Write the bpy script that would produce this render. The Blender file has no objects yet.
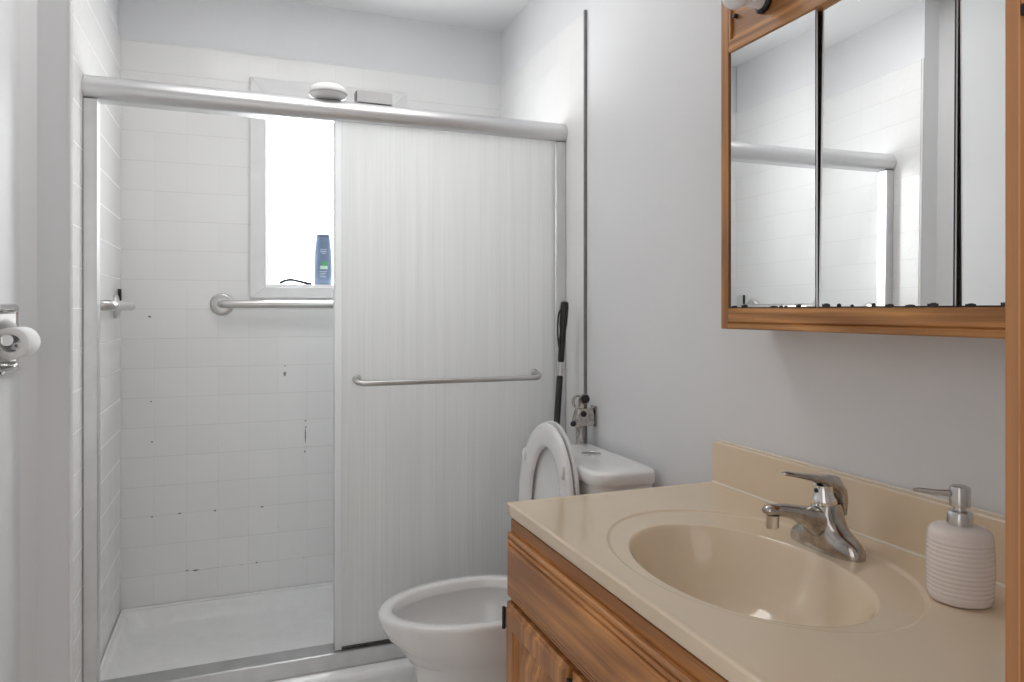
import bpy, bmesh, math, random
from mathutils import Vector, Matrix
random.seed(7)
PI = math.pi
S = bpy.context.scene
COL = S.collection

# ------------------------------------------------------------------ camera
cam_d = bpy.data.cameras.new('camera')
cam = bpy.data.objects.new('camera', cam_d)
COL.objects.link(cam)
cam.location = (-1.0573, 0.0, 1.23)
cam.rotation_euler = (PI/2, 0, -0.3658)
cam_d.sensor_width = 36.0
cam_d.lens = 714.31/1024*36.0
cam_d.shift_y = -0.0292
cam_d.clip_start = 0.02
S.camera = cam

# ------------------------------------------------------------------ world, lights, exposure
W = bpy.data.worlds.new('world')
S.world = W
W.use_nodes = True
bg = W.node_tree.nodes['Background']
bg.inputs[0].default_value = (1.0, 0.995, 0.985, 1)
bg.inputs[1].default_value = 0.98

def area(name, loc, rot, sx, sy, power, color=(1, 1, 1)):
    d = bpy.data.lights.new(name, 'AREA')
    d.shape = 'RECTANGLE'; d.size = sx; d.size_y = sy; d.energy = power; d.color = color
    o = bpy.data.objects.new(name, d)
    o.location = loc; o.rotation_euler = rot
    COL.objects.link(o)
    return o
area('ceiling_fill', (-0.80, 1.97, 2.42), (0, 0, 0), 0.8, 0.36, 4.6, (1.0, 0.985, 0.965))  # added fill under the ceiling to brighten the room, no known fixture
PANE_STRENGTH = 12.0
S.view_settings.view_transform = 'Standard'
S.view_settings.look = 'None'
S.view_settings.exposure = 0.1
S.view_settings.gamma = 1.0
S.view_settings.use_curve_mapping = False
S.cycles.max_bounces = 14
S.cycles.diffuse_bounces = 8
S.cycles.sample_clamp_indirect = 6.0

# ------------------------------------------------------------------ material helpers
class NT:
    def __init__(s, name):
        s.m = bpy.data.materials.new(name); s.m.use_nodes = True
        s.t = s.m.node_tree; s.n = s.t.nodes; s.l = s.t.links
        s.b = s.n['Principled BSDF']; s.out = s.n['Material Output']
    def add(s, typ, **kw):
        n = s.n.new(typ)
        for k, v in kw.items(): setattr(n, k, v)
        return n
    def lk(s, a, b): s.l.new(a, b)
    def math(s, op, a, b=None, c=None, clamp=False):
        n = s.n.new('ShaderNodeMath'); n.operation = op; n.use_clamp = clamp
        for i, v in enumerate((a, b, c)):
            if v is None: continue
            if isinstance(v, (int, float)): n.inputs[i].default_value = v
            else: s.lk(v, n.inputs[i])
        return n.outputs[0]
    def noise(s, vec, scale, detail=2.0, rough=0.5):
        n = s.n.new('ShaderNodeTexNoise')
        n.inputs['Scale'].default_value = scale; n.inputs['Detail'].default_value = detail
        n.inputs['Roughness'].default_value = rough
        if vec is not None: s.lk(vec, n.inputs['Vector'])
        return n.outputs['Fac']
    def coords(s):
        return s.n.new('ShaderNodeTexCoord').outputs['Object']
    def mapping(s, vec, scale=(1, 1, 1), loc=(0, 0, 0)):
        n = s.n.new('ShaderNodeMapping'); s.lk(vec, n.inputs['Vector'])
        n.inputs['Scale'].default_value = scale; n.inputs['Location'].default_value = loc
        return n.outputs[0]
    def ramp(s, fac, stops):
        n = s.n.new('ShaderNodeValToRGB'); s.lk(fac, n.inputs[0])
        e = n.color_ramp.elements
        while len(e) < len(stops): e.new(0.5)
        for i, (p, c) in enumerate(stops):
            e[i].position = p; e[i].color = c if len(c) == 4 else (*c, 1)
        return n.outputs[0]
    def mix(s, fac, a, b):
        n = s.n.new('ShaderNodeMix'); n.data_type = 'RGBA'
        if isinstance(fac, (int, float)): n.inputs[0].default_value = fac
        else: s.lk(fac, n.inputs[0])
        for sock, v in ((n.inputs[6], a), (n.inputs[7], b)):
            if isinstance(v, tuple): sock.default_value = v if len(v) == 4 else (*v, 1)
            else: s.lk(v, sock)
        return n.outputs[2]
    def bump(s, h, strength=0.3, dist=0.01):
        n = s.n.new('ShaderNodeBump'); s.lk(h, n.inputs['Height'])
        n.inputs['Strength'].default_value = strength; n.inputs['Distance'].default_value = dist
        s.lk(n.outputs[0], s.b.inputs['Normal'])
        return n
    def set(s, **kw):
        for k, v in kw.items():
            k = k.replace('_', ' ')
            sock = s.b.inputs[k]
            if hasattr(v, 'links'): s.lk(v, sock)
            elif isinstance(v, tuple): sock.default_value = v if len(v) == 4 else (*v, 1)
            else: sock.default_value = v

def simple(name, col, rough=0.5, metal=0.0, spec=0.5, noise_amt=0.05, nscale=18.0, coat=0.0, bump=0.0, bscale=60.0):
    t = NT(name); c = t.coords()
    nz = t.noise(c, nscale, 3)
    lo = tuple(x*(1-noise_amt) for x in col); hi = tuple(min(1, x*(1+noise_amt)) for x in col)
    t.set(Base_Color=t.ramp(nz, [(0.3, lo), (0.7, hi)]), Roughness=rough, Metallic=metal)
    t.b.inputs['Specular IOR Level'].default_value = spec
    t.b.inputs['Coat Weight'].default_value = coat
    if bump: t.bump(t.noise(c, bscale, 4), bump, 0.004)
    return t.m

TILE = 0.108
def tile_material(name, axis, u0, v0=1.1292, relief=False):
    """square white glazed tile with thin grey grout; axis 0: lines along x and z, axis 1: along y and z"""
    t = NT(name); c = t.coords()
    sep = t.n.new('ShaderNodeSeparateXYZ'); t.lk(c, sep.inputs[0])
    U = sep.outputs[axis]; V = sep.outputs[2]
    def edge(src, o):
        k = t.math('DIVIDE', t.math('SUBTRACT', src, o), TILE)
        fr = t.math('FRACT', k)
        return t.math('MULTIPLY', t.math('MINIMUM', fr, t.math('SUBTRACT', 1.0, fr)), TILE), t.math('FLOOR', k)
    du, iu = edge(U, u0); dv, iv = edge(V, v0)
    mu = t.math('SUBTRACT', 1.0, t.math('DIVIDE', du, 0.0017, clamp=True), clamp=True)
    mv = t.math('SUBTRACT', 1.0, t.math('DIVIDE', dv, 0.0020, clamp=True), clamp=True)
    nz = t.noise(c, 7.0, 4, 0.6)
    nz2 = t.noise(c, 55.0, 3, 0.7)
    mould = t.math('GREATER_THAN', nz2, 0.66)
    lowz = t.math('SUBTRACT', 1.0, t.math('DIVIDE', t.math('SUBTRACT', V, 0.3), 1.0, clamp=True), clamp=True)
    gu = t.math('MULTIPLY', mu, t.math('MULTIPLY', t.math('MULTIPLY_ADD', nz, 0.45, 0.05), t.math('MULTIPLY_ADD', lowz, 0.9, 0.25)))
    gv = t.math('MULTIPLY', mv, t.math('MULTIPLY_ADD', nz, 0.8, 0.12))
    g = t.math('MAXIMUM', gu, gv)
    dark = t.math('MULTIPLY', t.math('MULTIPLY', t.math('MAXIMUM', mu, mv), mould), t.math('MULTIPLY', lowz, 0.75))
    # a different faint tone for each tile
    comb = t.n.new('ShaderNodeCombineXYZ'); t.lk(iu, comb.inputs[0]); t.lk(iv, comb.inputs[1])
    wn = t.n.new('ShaderNodeTexWhiteNoise'); t.lk(comb.outputs[0], wn.inputs['Vector'])
    base = t.mix(wn.outputs['Value'], (0.795, 0.795, 0.79), (0.815, 0.815, 0.81))
    col = t.mix(g, base, (0.50, 0.49, 0.47))
    col = t.mix(dark, col, (0.16, 0.15, 0.13))
    t.set(Base_Color=col, Roughness=t.math('MULTIPLY_ADD', g, 0.5, 0.2))
    t.b.inputs['Specular IOR Level'].default_value = 0.4
    h = t.math('MULTIPLY', t.math('MAXIMUM', mu, mv), -0.5)
    h = t.math('ADD', h, t.math('MULTIPLY', t.noise(c, 9.0, 2), 0.35))
    if relief:   # swirling raised pattern pressed into the glaze
        w = t.n.new('ShaderNodeTexNoise'); w.inputs['Scale'].default_value = 26.0; w.inputs['Detail'].default_value = 1.0
        w.inputs['Distortion'].default_value = 1.5
        t.lk(c, w.inputs['Vector'])
        band = t.math('LESS_THAN', U, 2.42)
        h = t.math('ADD', h, t.math('MULTIPLY', t.math('MULTIPLY', w.outputs['Fac'], 2.2), band))
    t.bump(h, 0.35, 0.0015)
    return t.m

def wood(name, axis, light, dark, rough=0.38, scale=1.0):
    t = NT(name); c = t.coords()
    sc = [62.0*scale]*3; sc[axis] = 1.6*scale
    v = t.mapping(c, tuple(sc))
    n1 = t.noise(v, 1.0, 5, 0.6)
    sc2 = [9.0*scale]*3; sc2[axis] = 0.9*scale
    v2 = t.mapping(c, tuple(sc2))
    n2 = t.noise(v2, 1.0, 2, 0.5)
    wv = t.math('FRACT', t.math('MULTIPLY', n2, 7.0))
    ring = t.math('ABSOLUTE', t.math('SUBTRACT', wv, 0.5))
    sc3 = [260.0*scale]*3; sc3[axis] = 6.0*scale
    pore = t.noise(t.mapping(c, tuple(sc3)), 1.0, 2, 0.5)
    f = t.math('ADD', t.math('MULTIPLY', n1, 0.75), t.math('MULTIPLY', ring, 0.40))
    mid = tuple((a+b)/2 for a, b in zip(light, dark))
    col = t.ramp(f, [(0.36, dark), (0.52, mid), (0.64, light)])
    col = t.mix(t.math('MULTIPLY', t.math('GREATER_THAN', pore, 0.62), 0.35), col, tuple(x*0.5 for x in dark))
    t.set(Base_Color=col, Roughness=rough)
    t.b.inputs['Coat Weight'].default_value = 0.12
    t.b.inputs['Coat Roughness'].default_value = 0.25
    t.bump(n1, 0.12, 0.001)
    return t.m

def glass_panel_material():
    """reeded, streaky obscure glass: scatters light through it, ribs run top to bottom"""
    t = NT('reeded_glass'); c = t.coords()
    v = t.mapping(c, (150.0, 8.0, 1.2))
    n1 = t.noise(v, 1.0, 4, 0.65)
    n2 = t.noise(t.mapping(c, (36.0, 4.0, 0.9)), 1.0, 3, 0.6)
    n3 = t.noise(c, 3.0, 2, 0.5)
    h = t.math('ADD', t.math('MULTIPLY', n1, 0.7), t.math('MULTIPLY', n2, 0.5))
    bp = t.n.new('ShaderNodeBump'); bp.inputs['Strength'].default_value = 0.6; bp.inputs['Distance'].default_value = 0.004
    t.lk(h, bp.inputs['Height'])
    streak = t.math('SUBTRACT', 1.0, t.math('MULTIPLY', t.math('SUBTRACT', n1, 0.5), 0.45))
    col = t.ramp(t.math('MULTIPLY', h, 0.83), [(0.34, (0.80, 0.805, 0.80)), (0.62, (0.93, 0.932, 0.93))])
    d = t.add('ShaderNodeBsdfDiffuse'); t.lk(col, d.inputs[0]); t.lk(bp.outputs[0], d.inputs['Normal'])
    tr = t.add('ShaderNodeBsdfTranslucent'); tr.inputs[0].default_value = (0.95, 0.955, 0.95, 1); t.lk(bp.outputs[0], tr.inputs['Normal'])
    gl = t.add('ShaderNodeBsdfGlossy'); gl.inputs['Roughness'].default_value = 0.22; t.lk(bp.outputs[0], gl.inputs['Normal'])
    m1 = t.add('ShaderNodeMixShader'); m1.inputs[0].default_value = 0.4
    t.lk(d.outputs[0], m1.inputs[1]); t.lk(tr.outputs[0], m1.inputs[2])
    m2 = t.add('ShaderNodeMixShader'); m2.inputs[0].default_value = 0.05
    t.lk(m1.outputs[0], m2.inputs[1]); t.lk(gl.outputs[0], m2.inputs[2])
    t.lk(m2.outputs[0], t.out.inputs[0])
    return t.m

def rear_glass_material():
    t = NT('pale_obscure_glass'); c = t.coords()
    a = t.add('ShaderNodeBsdfTransparent'); a.inputs[0].default_value = (0.95, 0.96, 0.96, 1)
    b = t.add('ShaderNodeBsdfTranslucent'); b.inputs[0].default_value = (0.93, 0.95, 0.95, 1)
    m = t.add('ShaderNodeMixShader'); t.lk(t.math('MULTIPLY_ADD', t.noise(t.mapping(c, (150.0, 8.0, 1.2)), 1.0, 3), 0.2, 0.1), m.inputs[0])
    t.lk(a.outputs[0], m.inputs[1]); t.lk(b.outputs[0], m.inputs[2]); t.lk(m.outputs[0], t.out.inputs[0])
    return t.m
M = {}
M['paint'] = simple('pale_grey_wall_paint', (0.735, 0.742, 0.755), 0.55, nscale=3, noise_amt=0.015, bump=0.05, bscale=90, spec=0.3)
M['ceil'] = simple('white_ceiling_paint', (0.78, 0.78, 0.785), 0.8, nscale=3, noise_amt=0.01)
M['tile_back'] = tile_material('white_square_tile_back', 0, -1.4538)
M['tile_left'] = tile_material('white_square_tile_left', 1, 2.0963, relief=True)
M['tile_right'] = tile_material('white_square_tile_right', 1, 2.0963)
M['tile_edge'] = simple('dark_grey_edge', (0.20, 0.20, 0.205), 0.7, noise_amt=0.15)
M['bullnose'] = simple('white_glazed_edge', (0.80, 0.80, 0.80), 0.25, noise_amt=0.03)
M['vinyl'] = simple('white_vinyl', (0.74, 0.74, 0.745), 0.4, noise_amt=0.02)
M['acrylic'] = simple('white_acrylic', (0.80, 0.80, 0.80), 0.22, noise_amt=0.03, bump=0.25, bscale=70)
M['floor'] = simple('beige_vinyl_floor', (0.66, 0.64, 0.61), 0.45, noise_amt=0.12, nscale=9)
M['satin'] = simple('satin_silver_metal', (0.70, 0.70, 0.71), 0.40, 0.9, noise_amt=0.02)
M['alu'] = simple('brushed_aluminium', (0.70, 0.70, 0.71), 0.36, 1.0, noise_amt=0.04)
M['track'] = simple('dull_track_aluminium', (0.42, 0.42, 0.42), 0.45, 0.9, noise_amt=0.08)
M['steel'] = simple('brushed_steel', (0.62, 0.61, 0.60), 0.30, 1.0, noise_amt=0.04)
M['chrome'] = simple('chrome', (0.82, 0.81, 0.80), 0.10, 1.0, noise_amt=0.03, nscale=40)
M['tarnish'] = simple('water_spotted_chrome', (0.50, 0.47, 0.44), 0.15, 1.0, noise_amt=0.30, nscale=60)
M['darkmetal'] = simple('dark_metal', (0.05, 0.045, 0.05), 0.4, 0.8, noise_amt=0.2)
M['black'] = simple('black_rubber', (0.018, 0.018, 0.022), 0.45, noise_amt=0.2)
M['blackplastic'] = simple('glossy_black_plastic', (0.012, 0.012, 0.015), 0.18, noise_amt=0.2)
M['porcelain'] = simple('white_porcelain', (0.80, 0.80, 0.80), 0.10, noise_amt=0.015, coat=0.5)
M['seat'] = simple('white_seat_plastic', (0.80, 0.80, 0.80), 0.22, noise_amt=0.015)
M['glass'] = glass_panel_material()
M['rear_glass'] = rear_glass_material()
def edge_glass_material():
    t = NT('plain_glass_edge')
    d = t.add('ShaderNodeBsdfDiffuse'); d.inputs[0].default_value = (0.9, 0.9, 0.9, 1)
    tr = t.add('ShaderNodeBsdfTranslucent'); tr.inputs[0].default_value = (0.95, 0.955, 0.955, 1)
    m = t.add('ShaderNodeMixShader'); m.inputs[0].default_value = 0.6
    t.lk(d.outputs[0], m.inputs[1]); t.lk(tr.outputs[0], m.inputs[2]); t.lk(m.outputs[0], t.out.inputs[0])
    return t.m
M['edge_glass'] = edge_glass_material()
M['oak_v'] = wood('golden_oak_upright', 2, (0.68, 0.33, 0.105), (0.30, 0.12, 0.03))
M['oak_h'] = wood('golden_oak_level', 1, (0.68, 0.33, 0.105), (0.30, 0.12, 0.03))
M['cab_v'] = wood('honey_wood_upright', 2, (0.66, 0.305, 0.095), (0.33, 0.13, 0.035), scale=0.8)
M['cab_h'] = wood('honey_wood_level', 1, (0.66, 0.305, 0.095), (0.33, 0.13, 0.035), scale=0.8)
M['jamb'] = wood('brown_door_wood', 2, (0.58, 0.28, 0.12), (0.40, 0.18, 0.07), scale=0.6)
M['marble'] = simple('cream_cultured_marble', (0.75, 0.615, 0.45), 0.10, noise_amt=0.03, nscale=5, spec=0.75)
M['caulk'] = simple('pale_cream_caulk', (0.80, 0.74, 0.64), 0.4, noise_amt=0.02)
M['mirror'] = simple('mirror_silver', (0.93, 0.94, 0.94), 0.0, 1.0, noise_amt=0.0)
M['bulb'] = simple('frosted_bulb_glass', (0.85, 0.85, 0.87), 0.15, noise_amt=0.01)
M['ceramic'] = simple('pale_pink_white_ceramic', (0.80, 0.72, 0.68), 0.22, noise_amt=0.02)
M['pump'] = simple('satin_pump_metal', (0.66, 0.65, 0.64), 0.25, 1.0, noise_amt=0.04)
M['paper'] = simple('white_tissue_paper', (0.82, 0.82, 0.82), 0.9, noise_amt=0.03, bump=0.3, bscale=120)
M['bluebottle'] = simple('slate_blue_plastic', (0.15, 0.21, 0.32), 0.3, noise_amt=0.06)
M['bluecap'] = simple('dark_blue_cap_plastic', (0.11, 0.15, 0.22), 0.3, noise_amt=0.06)
M['print_white'] = simple('white_print', (0.62, 0.68, 0.75), 0.5)
M['print_green'] = simple('green_print', (0.10, 0.42, 0.13), 0.5)
M['print_mint'] = simple('pale_green_print', (0.55, 0.75, 0.62), 0.5)
M['strap'] = simple('dark_slate_strap', (0.05, 0.055, 0.07), 0.9, spec=0.1)
M['seal'] = simple('dirty_dark_seal', (0.07, 0.068, 0.06), 0.8, noise_amt=0.5, nscale=60)
M['clear'] = simple('clear_plastic_edge', (0.86, 0.88, 0.88), 0.2, noise_amt=0.02)
M['greybox'] = simple('light_grey_card', (0.55, 0.55, 0.56), 0.6, noise_amt=0.03)
M['mould'] = simple('black_mould_spots', (0.20, 0.195, 0.18), 0.9, noise_amt=0.4, nscale=90)

def pane_material():
    t = NT('daylit_frosted_pane')
    e = t.add('ShaderNodeEmission'); e.inputs[0].default_value = (0.97, 0.985, 1.0, 1); e.inputs[1].default_value = PANE_STRENGTH
    t.lk(e.outputs[0], t.out.inputs[0])
    return t.m
M['pane'] = pane_material()

# ------------------------------------------------------------------ mesh helpers
ORIG = {}
def box(bm, x0, x1, y0, y1, z0, z1):
    vs = [bm.verts.new(p) for p in ((x0,y0,z0),(x1,y0,z0),(x1,y1,z0),(x0,y1,z0),(x0,y0,z1),(x1,y0,z1),(x1,y1,z1),(x0,y1,z1))]
    for f in ((3,2,1,0),(4,5,6,7),(0,1,5,4),(1,2,6,5),(2,3,7,6),(3,0,4,7)):
        bm.faces.new([vs[i] for i in f])

def loft(bm, rings, cap0=True, cap1=True, closed=True):
    R = [[bm.verts.new(p) for p in r] for r in rings]
    n = len(R[0])
    for a, b in zip(R[:-1], R[1:]):
        for i in range(n if closed else n-1):
            j = (i+1) % n
            bm.faces.new((a[i], a[j], b[j], b[i]))
    if cap0: bm.faces.new(list(reversed(R[0])))
    if cap1: bm.faces.new(R[-1])
    return R

def frame_of(d):
    d = Vector(d).normalized()
    up = Vector((0, 0, 1)) if abs(d.z) < 0.95 else Vector((1, 0, 0))
    a = d.cross(up).normalized(); b = a.cross(d).normalized()
    return a, b

def tube(bm, pts, r, n=16, caps=True, flat=None):
    """round tube along pts; r a number or one per point; flat = (across, thick) ratio"""
    P = [Vector(p) for p in pts]
    rs = r if isinstance(r, (list, tuple)) else [r]*len(P)
    rings = []; a = b = None
    for i, p in enumerate(P):
        d = (P[min(i+1, len(P)-1)] - P[max(i-1, 0)]).normalized()
        if a is None: a, b = frame_of(d)
        else:
            a = (a - d*a.dot(d)).normalized(); b = a.cross(d).normalized()
        fa, fb = flat if flat else (1, 1)
        rings.append([p + a*math.cos(2*PI*k/n)*rs[i]*fa + b*math.sin(2*PI*k/n)*rs[i]*fb for k in range(n)])
    loft(bm, rings, caps, caps)

def cyl(bm, p0, p1, r0, r1=None, n=32):
    r1 = r0 if r1 is None else r1
    tube(bm, [p0, p1], [r0, r1], n)

def lathe(bm, prof, c, axis=(0, 0, 1), n=40, sx=1.0, sy=1.0, caps=True):
    """prof: list of (radius, height along axis)"""
    ax = Vector(axis).normalized()
    if abs(ax.z) > 0.99: a, b = Vector((1, 0, 0)), Vector((0, 1, 0))
    else: a, b = frame_of(ax)
    rings = [[Vector(c) + ax*h + a*math.cos(2*PI*k/n)*max(r, 1e-4)*sx + b*math.sin(2*PI*k/n)*max(r, 1e-4)*sy for k in range(n)] for r, h in prof]
    loft(bm, rings, caps, caps)

def smooth_path(pts, k=6):
    P = [Vector(p) for p in pts]; out = []
    for i in range(len(P)-1):
        p0 = P[max(i-1, 0)]; p1 = P[i]; p2 = P[i+1]; p3 = P[min(i+2, len(P)-1)]
        for j in range(k):
            t = j/k
            out.append(0.5*((2*p1)+(-p0+p2)*t+(2*p0-5*p1+4*p2-p3)*t*t+(-p0+3*p1-3*p2+p3)*t**3))
    out.append(P[-1]); return out

def obj(name, bm, mat, parent=None, smooth=True, bevel=0.0, seg=2, angle=35, sub=0):
    bmesh.ops.recalc_face_normals(bm, faces=bm.faces[:])
    off = ORIG.get(parent.name, Vector((0, 0, 0))) if parent else Vector((0, 0, 0))
    if parent: bmesh.ops.translate(bm, verts=bm.verts[:], vec=-off)
    me = bpy.data.meshes.new(name); bm.to_mesh(me); bm.free()
    o = bpy.data.objects.new(name, me); COL.objects.link(o)
    for m in (mat if isinstance(mat, (list, tuple)) else [mat]): me.materials.append(m)
    if smooth:
        for p in me.polygons: p.use_smooth = True
    if bevel:
        md = o.modifiers.new('bevel', 'BEVEL'); md.width = bevel; md.segments = seg
        md.limit_method = 'ANGLE'; md.angle_limit = math.radians(30); md.harden_normals = True
    elif smooth and angle:
        md = o.modifiers.new('edges', 'EDGE_SPLIT'); md.split_angle = math.radians(angle)
    if sub:
        md = o.modifiers.new('sub', 'SUBSURF'); md.levels = sub; md.render_levels = sub
    if parent:
        o.parent = parent
        ORIG[o.name] = off
    return o

def thing(name, label, cat, loc, group=None):
    o = bpy.data.objects.new(name, None); COL.objects.link(o)
    o.location = loc; o['label'] = label; o['category'] = cat
    o.empty_display_size = 0.05
    if group: o['group'] = group
    ORIG[o.name] = Vector(loc)
    return o

def tag(o, label, cat, group=None):
    o['label'] = label; o['category'] = cat
    if group: o['group'] = group
    return o

def struct(name, bm, mat, **kw):
    o = obj(name, bm, mat, **kw); o['kind'] = 'structure'; return o

def B(*boxes):
    bm = bmesh.new()
    for b in boxes: box(bm, *b)
    return bm

def prism(bm, poly, axis, lo, hi):
    """poly of 2D points extruded along axis ('x': (y,z), 'y': (x,z), 'z': (x,y))"""
    f = {'x': lambda p, t: (t, p[0], p[1]), 'y': lambda p, t: (p[0], t, p[1]), 'z': lambda p, t: (p[0], p[1], t)}[axis]
    loft(bm, [[f(p, lo) for p in poly], [f(p, hi) for p in poly]])

# ================================================================== SETTING
XL, XR = -1.4538, 0.0            # tile faces of the shower
YB = 2.9063                      # tile face of the shower's back wall
ZT, ZC = 2.213, 2.44             # top of tile, ceiling
XLW = -1.555                     # left room wall
CT = 0.83                        # counter height
struct('floor', B((-1.75, 0.1, -1.3, 3.1, -0.1, 0.0)), M['floor'], smooth=False)
struct('ceiling', B((-1.75, 0.1, 0.25, 3.1, ZC, ZC+0.1)), M['ceil'], smooth=False)
struct('wall_right', B((0.008, 0.11, 0.25, 3.1, 0, ZC)), M['paint'], smooth=False)
# right wall is drywall up to the tile; the tile panel stands proud of it
# back wall with the window opening
WX0, WX1, WZ0, WZ1 = -0.958, -0.47, 1.323, 2.062
struct('wall_back', B((-1.75, WX0, YB+0.008, 3.05, 0, ZC), (WX1, 0.008, YB+0.008, 3.05, 0, ZC),
                      (WX0, WX1, YB+0.008, 3.05, 0, WZ0), (WX0, WX1, YB+0.008, 3.05, WZ1, ZC)), M['paint'], smooth=False)
PZ = 0.150                       # rim of the shower pan
struct('wall_tile_back', B((XL, WX0, YB, YB+0.0075, PZ, ZT), (WX1, 0.0, YB, YB+0.0075, PZ, ZT),
                           (WX0, WX1, YB, YB+0.0075, PZ, WZ0), (WX0, WX1, YB, YB+0.0075, WZ1, ZT)), M['tile_back'], smooth=False)
struct('wall_tile_right', B((0.0, 0.0075, 2.102, YB, PZ, ZT)), M['tile_right'], smooth=False)
struct('trim_2', B((-0.001, 0.0078, 2.094, 2.102, 0.0, ZT+0.002)), M['tile_edge'], smooth=False)  # dark grey strip down the front edge of the right tile
bm = bmesh.new()
prism(bm, [(XL-0.008, 2.908), (XL-0.008, 2.106), (-1.53, 2.106), (XLW, 2.058), (-1.66, 2.058), (-1.66, 2.908)], 'z', 0, ZC)
struct('wall_shower_left', bm, M['paint'], smooth=False)
struct('wall_tile_left', B((XL-0.0075, XL, 2.112, YB, PZ, ZT)), M['tile_left'], smooth=False)
bm = bmesh.new(); cyl(bm, (XL-0.004, 2.107, 0), (XL-0.004, 2.107, ZT), 0.0042, n=16)
struct('trim_3', bm, M['bullnose'])
# left wall with a recess for the paper holder
HY0, HY1, HZ0, HZ1 = 1.872, 2.008, 1.10, 1.234
struct('wall_left', B((-1.66, XLW, 0.25, HY0, 0, ZC), (-1.66, XLW, HY1, 2.058, 0, ZC),
                      (-1.66, XLW, HY0, HY1, 0, HZ0), (-1.66, XLW, HY0, HY1, HZ1, ZC)), M['paint'], smooth=False)
# front wall with the doorway the camera looks through
struct('wall_front', B((-0.50, 0.008, 0.25, 0.345, 0, ZC), (-1.66, -1.47, 0.25, 0.345, 0, ZC), (-1.47, -0.50, 0.25, 0.345, 2.08, ZC)), M['paint'], smooth=False)
dj = struct('door_1', B((-0.519, -0.50, 0.22, 0.351, 0, 2.06), (-1.47, -1.45, 0.22, 0.351, 0, 2.06), (-1.47, -0.50, 0.22, 0.351, 2.06, 2.08)), M['jamb'], smooth=False, bevel=0.001)
c = obj('casing', B((-0.5290, -0.445, 0.3515, 0.3625, 0, 2.12)), M['jamb'], dj, bevel=0.0012)
c = obj('door_stop', B((-0.5290, -0.519, 0.28, 0.351, 1.452, 2.06)), M['jamb'], dj, bevel=0.001)
obj('strike_plate', B((-0.5285, -0.519, 0.335, 0.3512, 1.444, 1.4515)), M['darkmetal'], dj)

# ------------------------------------------------------------------ window
wn = bpy.data.objects.new('window_1', None); COL.objects.link(wn); wn.location = (-0.714, YB, 1.323); wn['kind'] = 'structure'
ORIG[wn.name] = Vector(wn.location)
TX0, TX1, TZ0, TZ1 = -1.016, -0.412, 1.280, 2.122
bm = bmesh.new()
for quad in (((TX0,TZ0),(WX0,WZ0),(WX0,WZ1),(TX0,TZ1)), ((TX1,TZ0),(TX1,TZ1),(WX1,WZ1),(WX1,WZ0)),
             ((TX0,TZ0),(TX1,TZ0),(WX1,WZ0),(WX0,WZ0)), ((TX0,TZ1),(WX0,WZ1),(WX1,WZ1),(TX1,TZ1))):
    prism(bm, quad, 'y', YB-0.014, YB-0.0005)
o = obj('window_casing', bm, M['vinyl'], wn, smooth=False, bevel=0.0018); o['kind'] = 'structure'
o = obj('window_frame', B((WX0+0.001, WX0+0.012, YB+0.03, 3.04, WZ0+0.012, WZ1-0.012), (WX1-0.012, WX1-0.001, YB+0.03, 3.04, WZ0+0.012, WZ1-0.012),
                          (WX0+0.001, WX1-0.001, YB, 3.04, WZ0+0.001, WZ0+0.012), (WX0+0.001, WX1-0.001, YB+0.03, 3.04, WZ1-0.012, WZ1-0.001)), M['vinyl'], wn, smooth=False)
o['kind'] = 'structure'
o = obj('pane', B((WX0+0.012, WX1-0.012, 3.02, 3.03, WZ0+0.012, WZ1-0.012)), M['pane'], wn, smooth=False); o['kind'] = 'structure'

# ================================================================== SHOWER
pan = thing('shower_pan', 'white acrylic shower pan with low front curb on the bathroom floor', 'shower pan', (-0.727, 2.53, 0))
bm = bmesh.new()
x0, x1, y0, y1 = XL+0.001, -0.001, 2.150, YB-0.001
def rr(a0, a1, b0, b1, z, r, n=5):
    out = []
    for cx, cy, s in ((a1-r, b1-r, 0), (a0+r, b1-r, 1), (a0+r, b0+r, 2), (a1-r, b0+r, 3)):
        for k in range(n+1):
            t = PI/2*(s+k/n); out.append((cx+r*math.cos(t), cy+r*math.sin(t), z))
    return out
rings = [rr(x0, x1, y0, y1, 0.0, 0.004), rr(x0, x1, y0, y1, PZ-0.022, 0.004), rr(x0, x1, y0+0.003, y1, PZ-0.011, 0.004), rr(x0, x1, y0+0.014, y1, PZ-0.001, 0.004),
         rr(x0+0.022, x1-0.022, y0+0.145, y1-0.018, PZ-0.001, 0.03), rr(x0+0.028, x1-0.028, y0+0.152, y1-0.024, PZ-0.008, 0.035),
         rr(x0+0.040, x1-0.040, y0+0.168, y1-0.038, PZ-0.045, 0.05), rr(x0+0.075, x1-0.075, y0+0.205, y1-0.075, PZ-0.066, 0.06),
         rr(-0.66, -0.54, 2.54, 2.66, PZ-0.078, 0.02)]
loft(bm, rings)
obj('basin', bm, M['acrylic'], pan, angle=50)
bm = bmesh.new(); cyl(bm, (-0.60, 2.60, PZ-0.080), (-0.60, 2.60, PZ-0.0745), 0.042)
obj('drain', bm, M['chrome'], pan, bevel=0.001)
bm = bmesh.new(); tube(bm, [(x0+0.006, y0+0.16, PZ+0.001), (x0+0.006, y1-0.016, PZ+0.001), (x0+0.009, y1-0.009, PZ+0.001), (x0+0.016, y1-0.006, PZ+0.001), (x1-0.004, y1-0.006, PZ+0.001)], 0.0062, 12)
obj('raised_lip', bm, M['bullnose'], pan)

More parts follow.
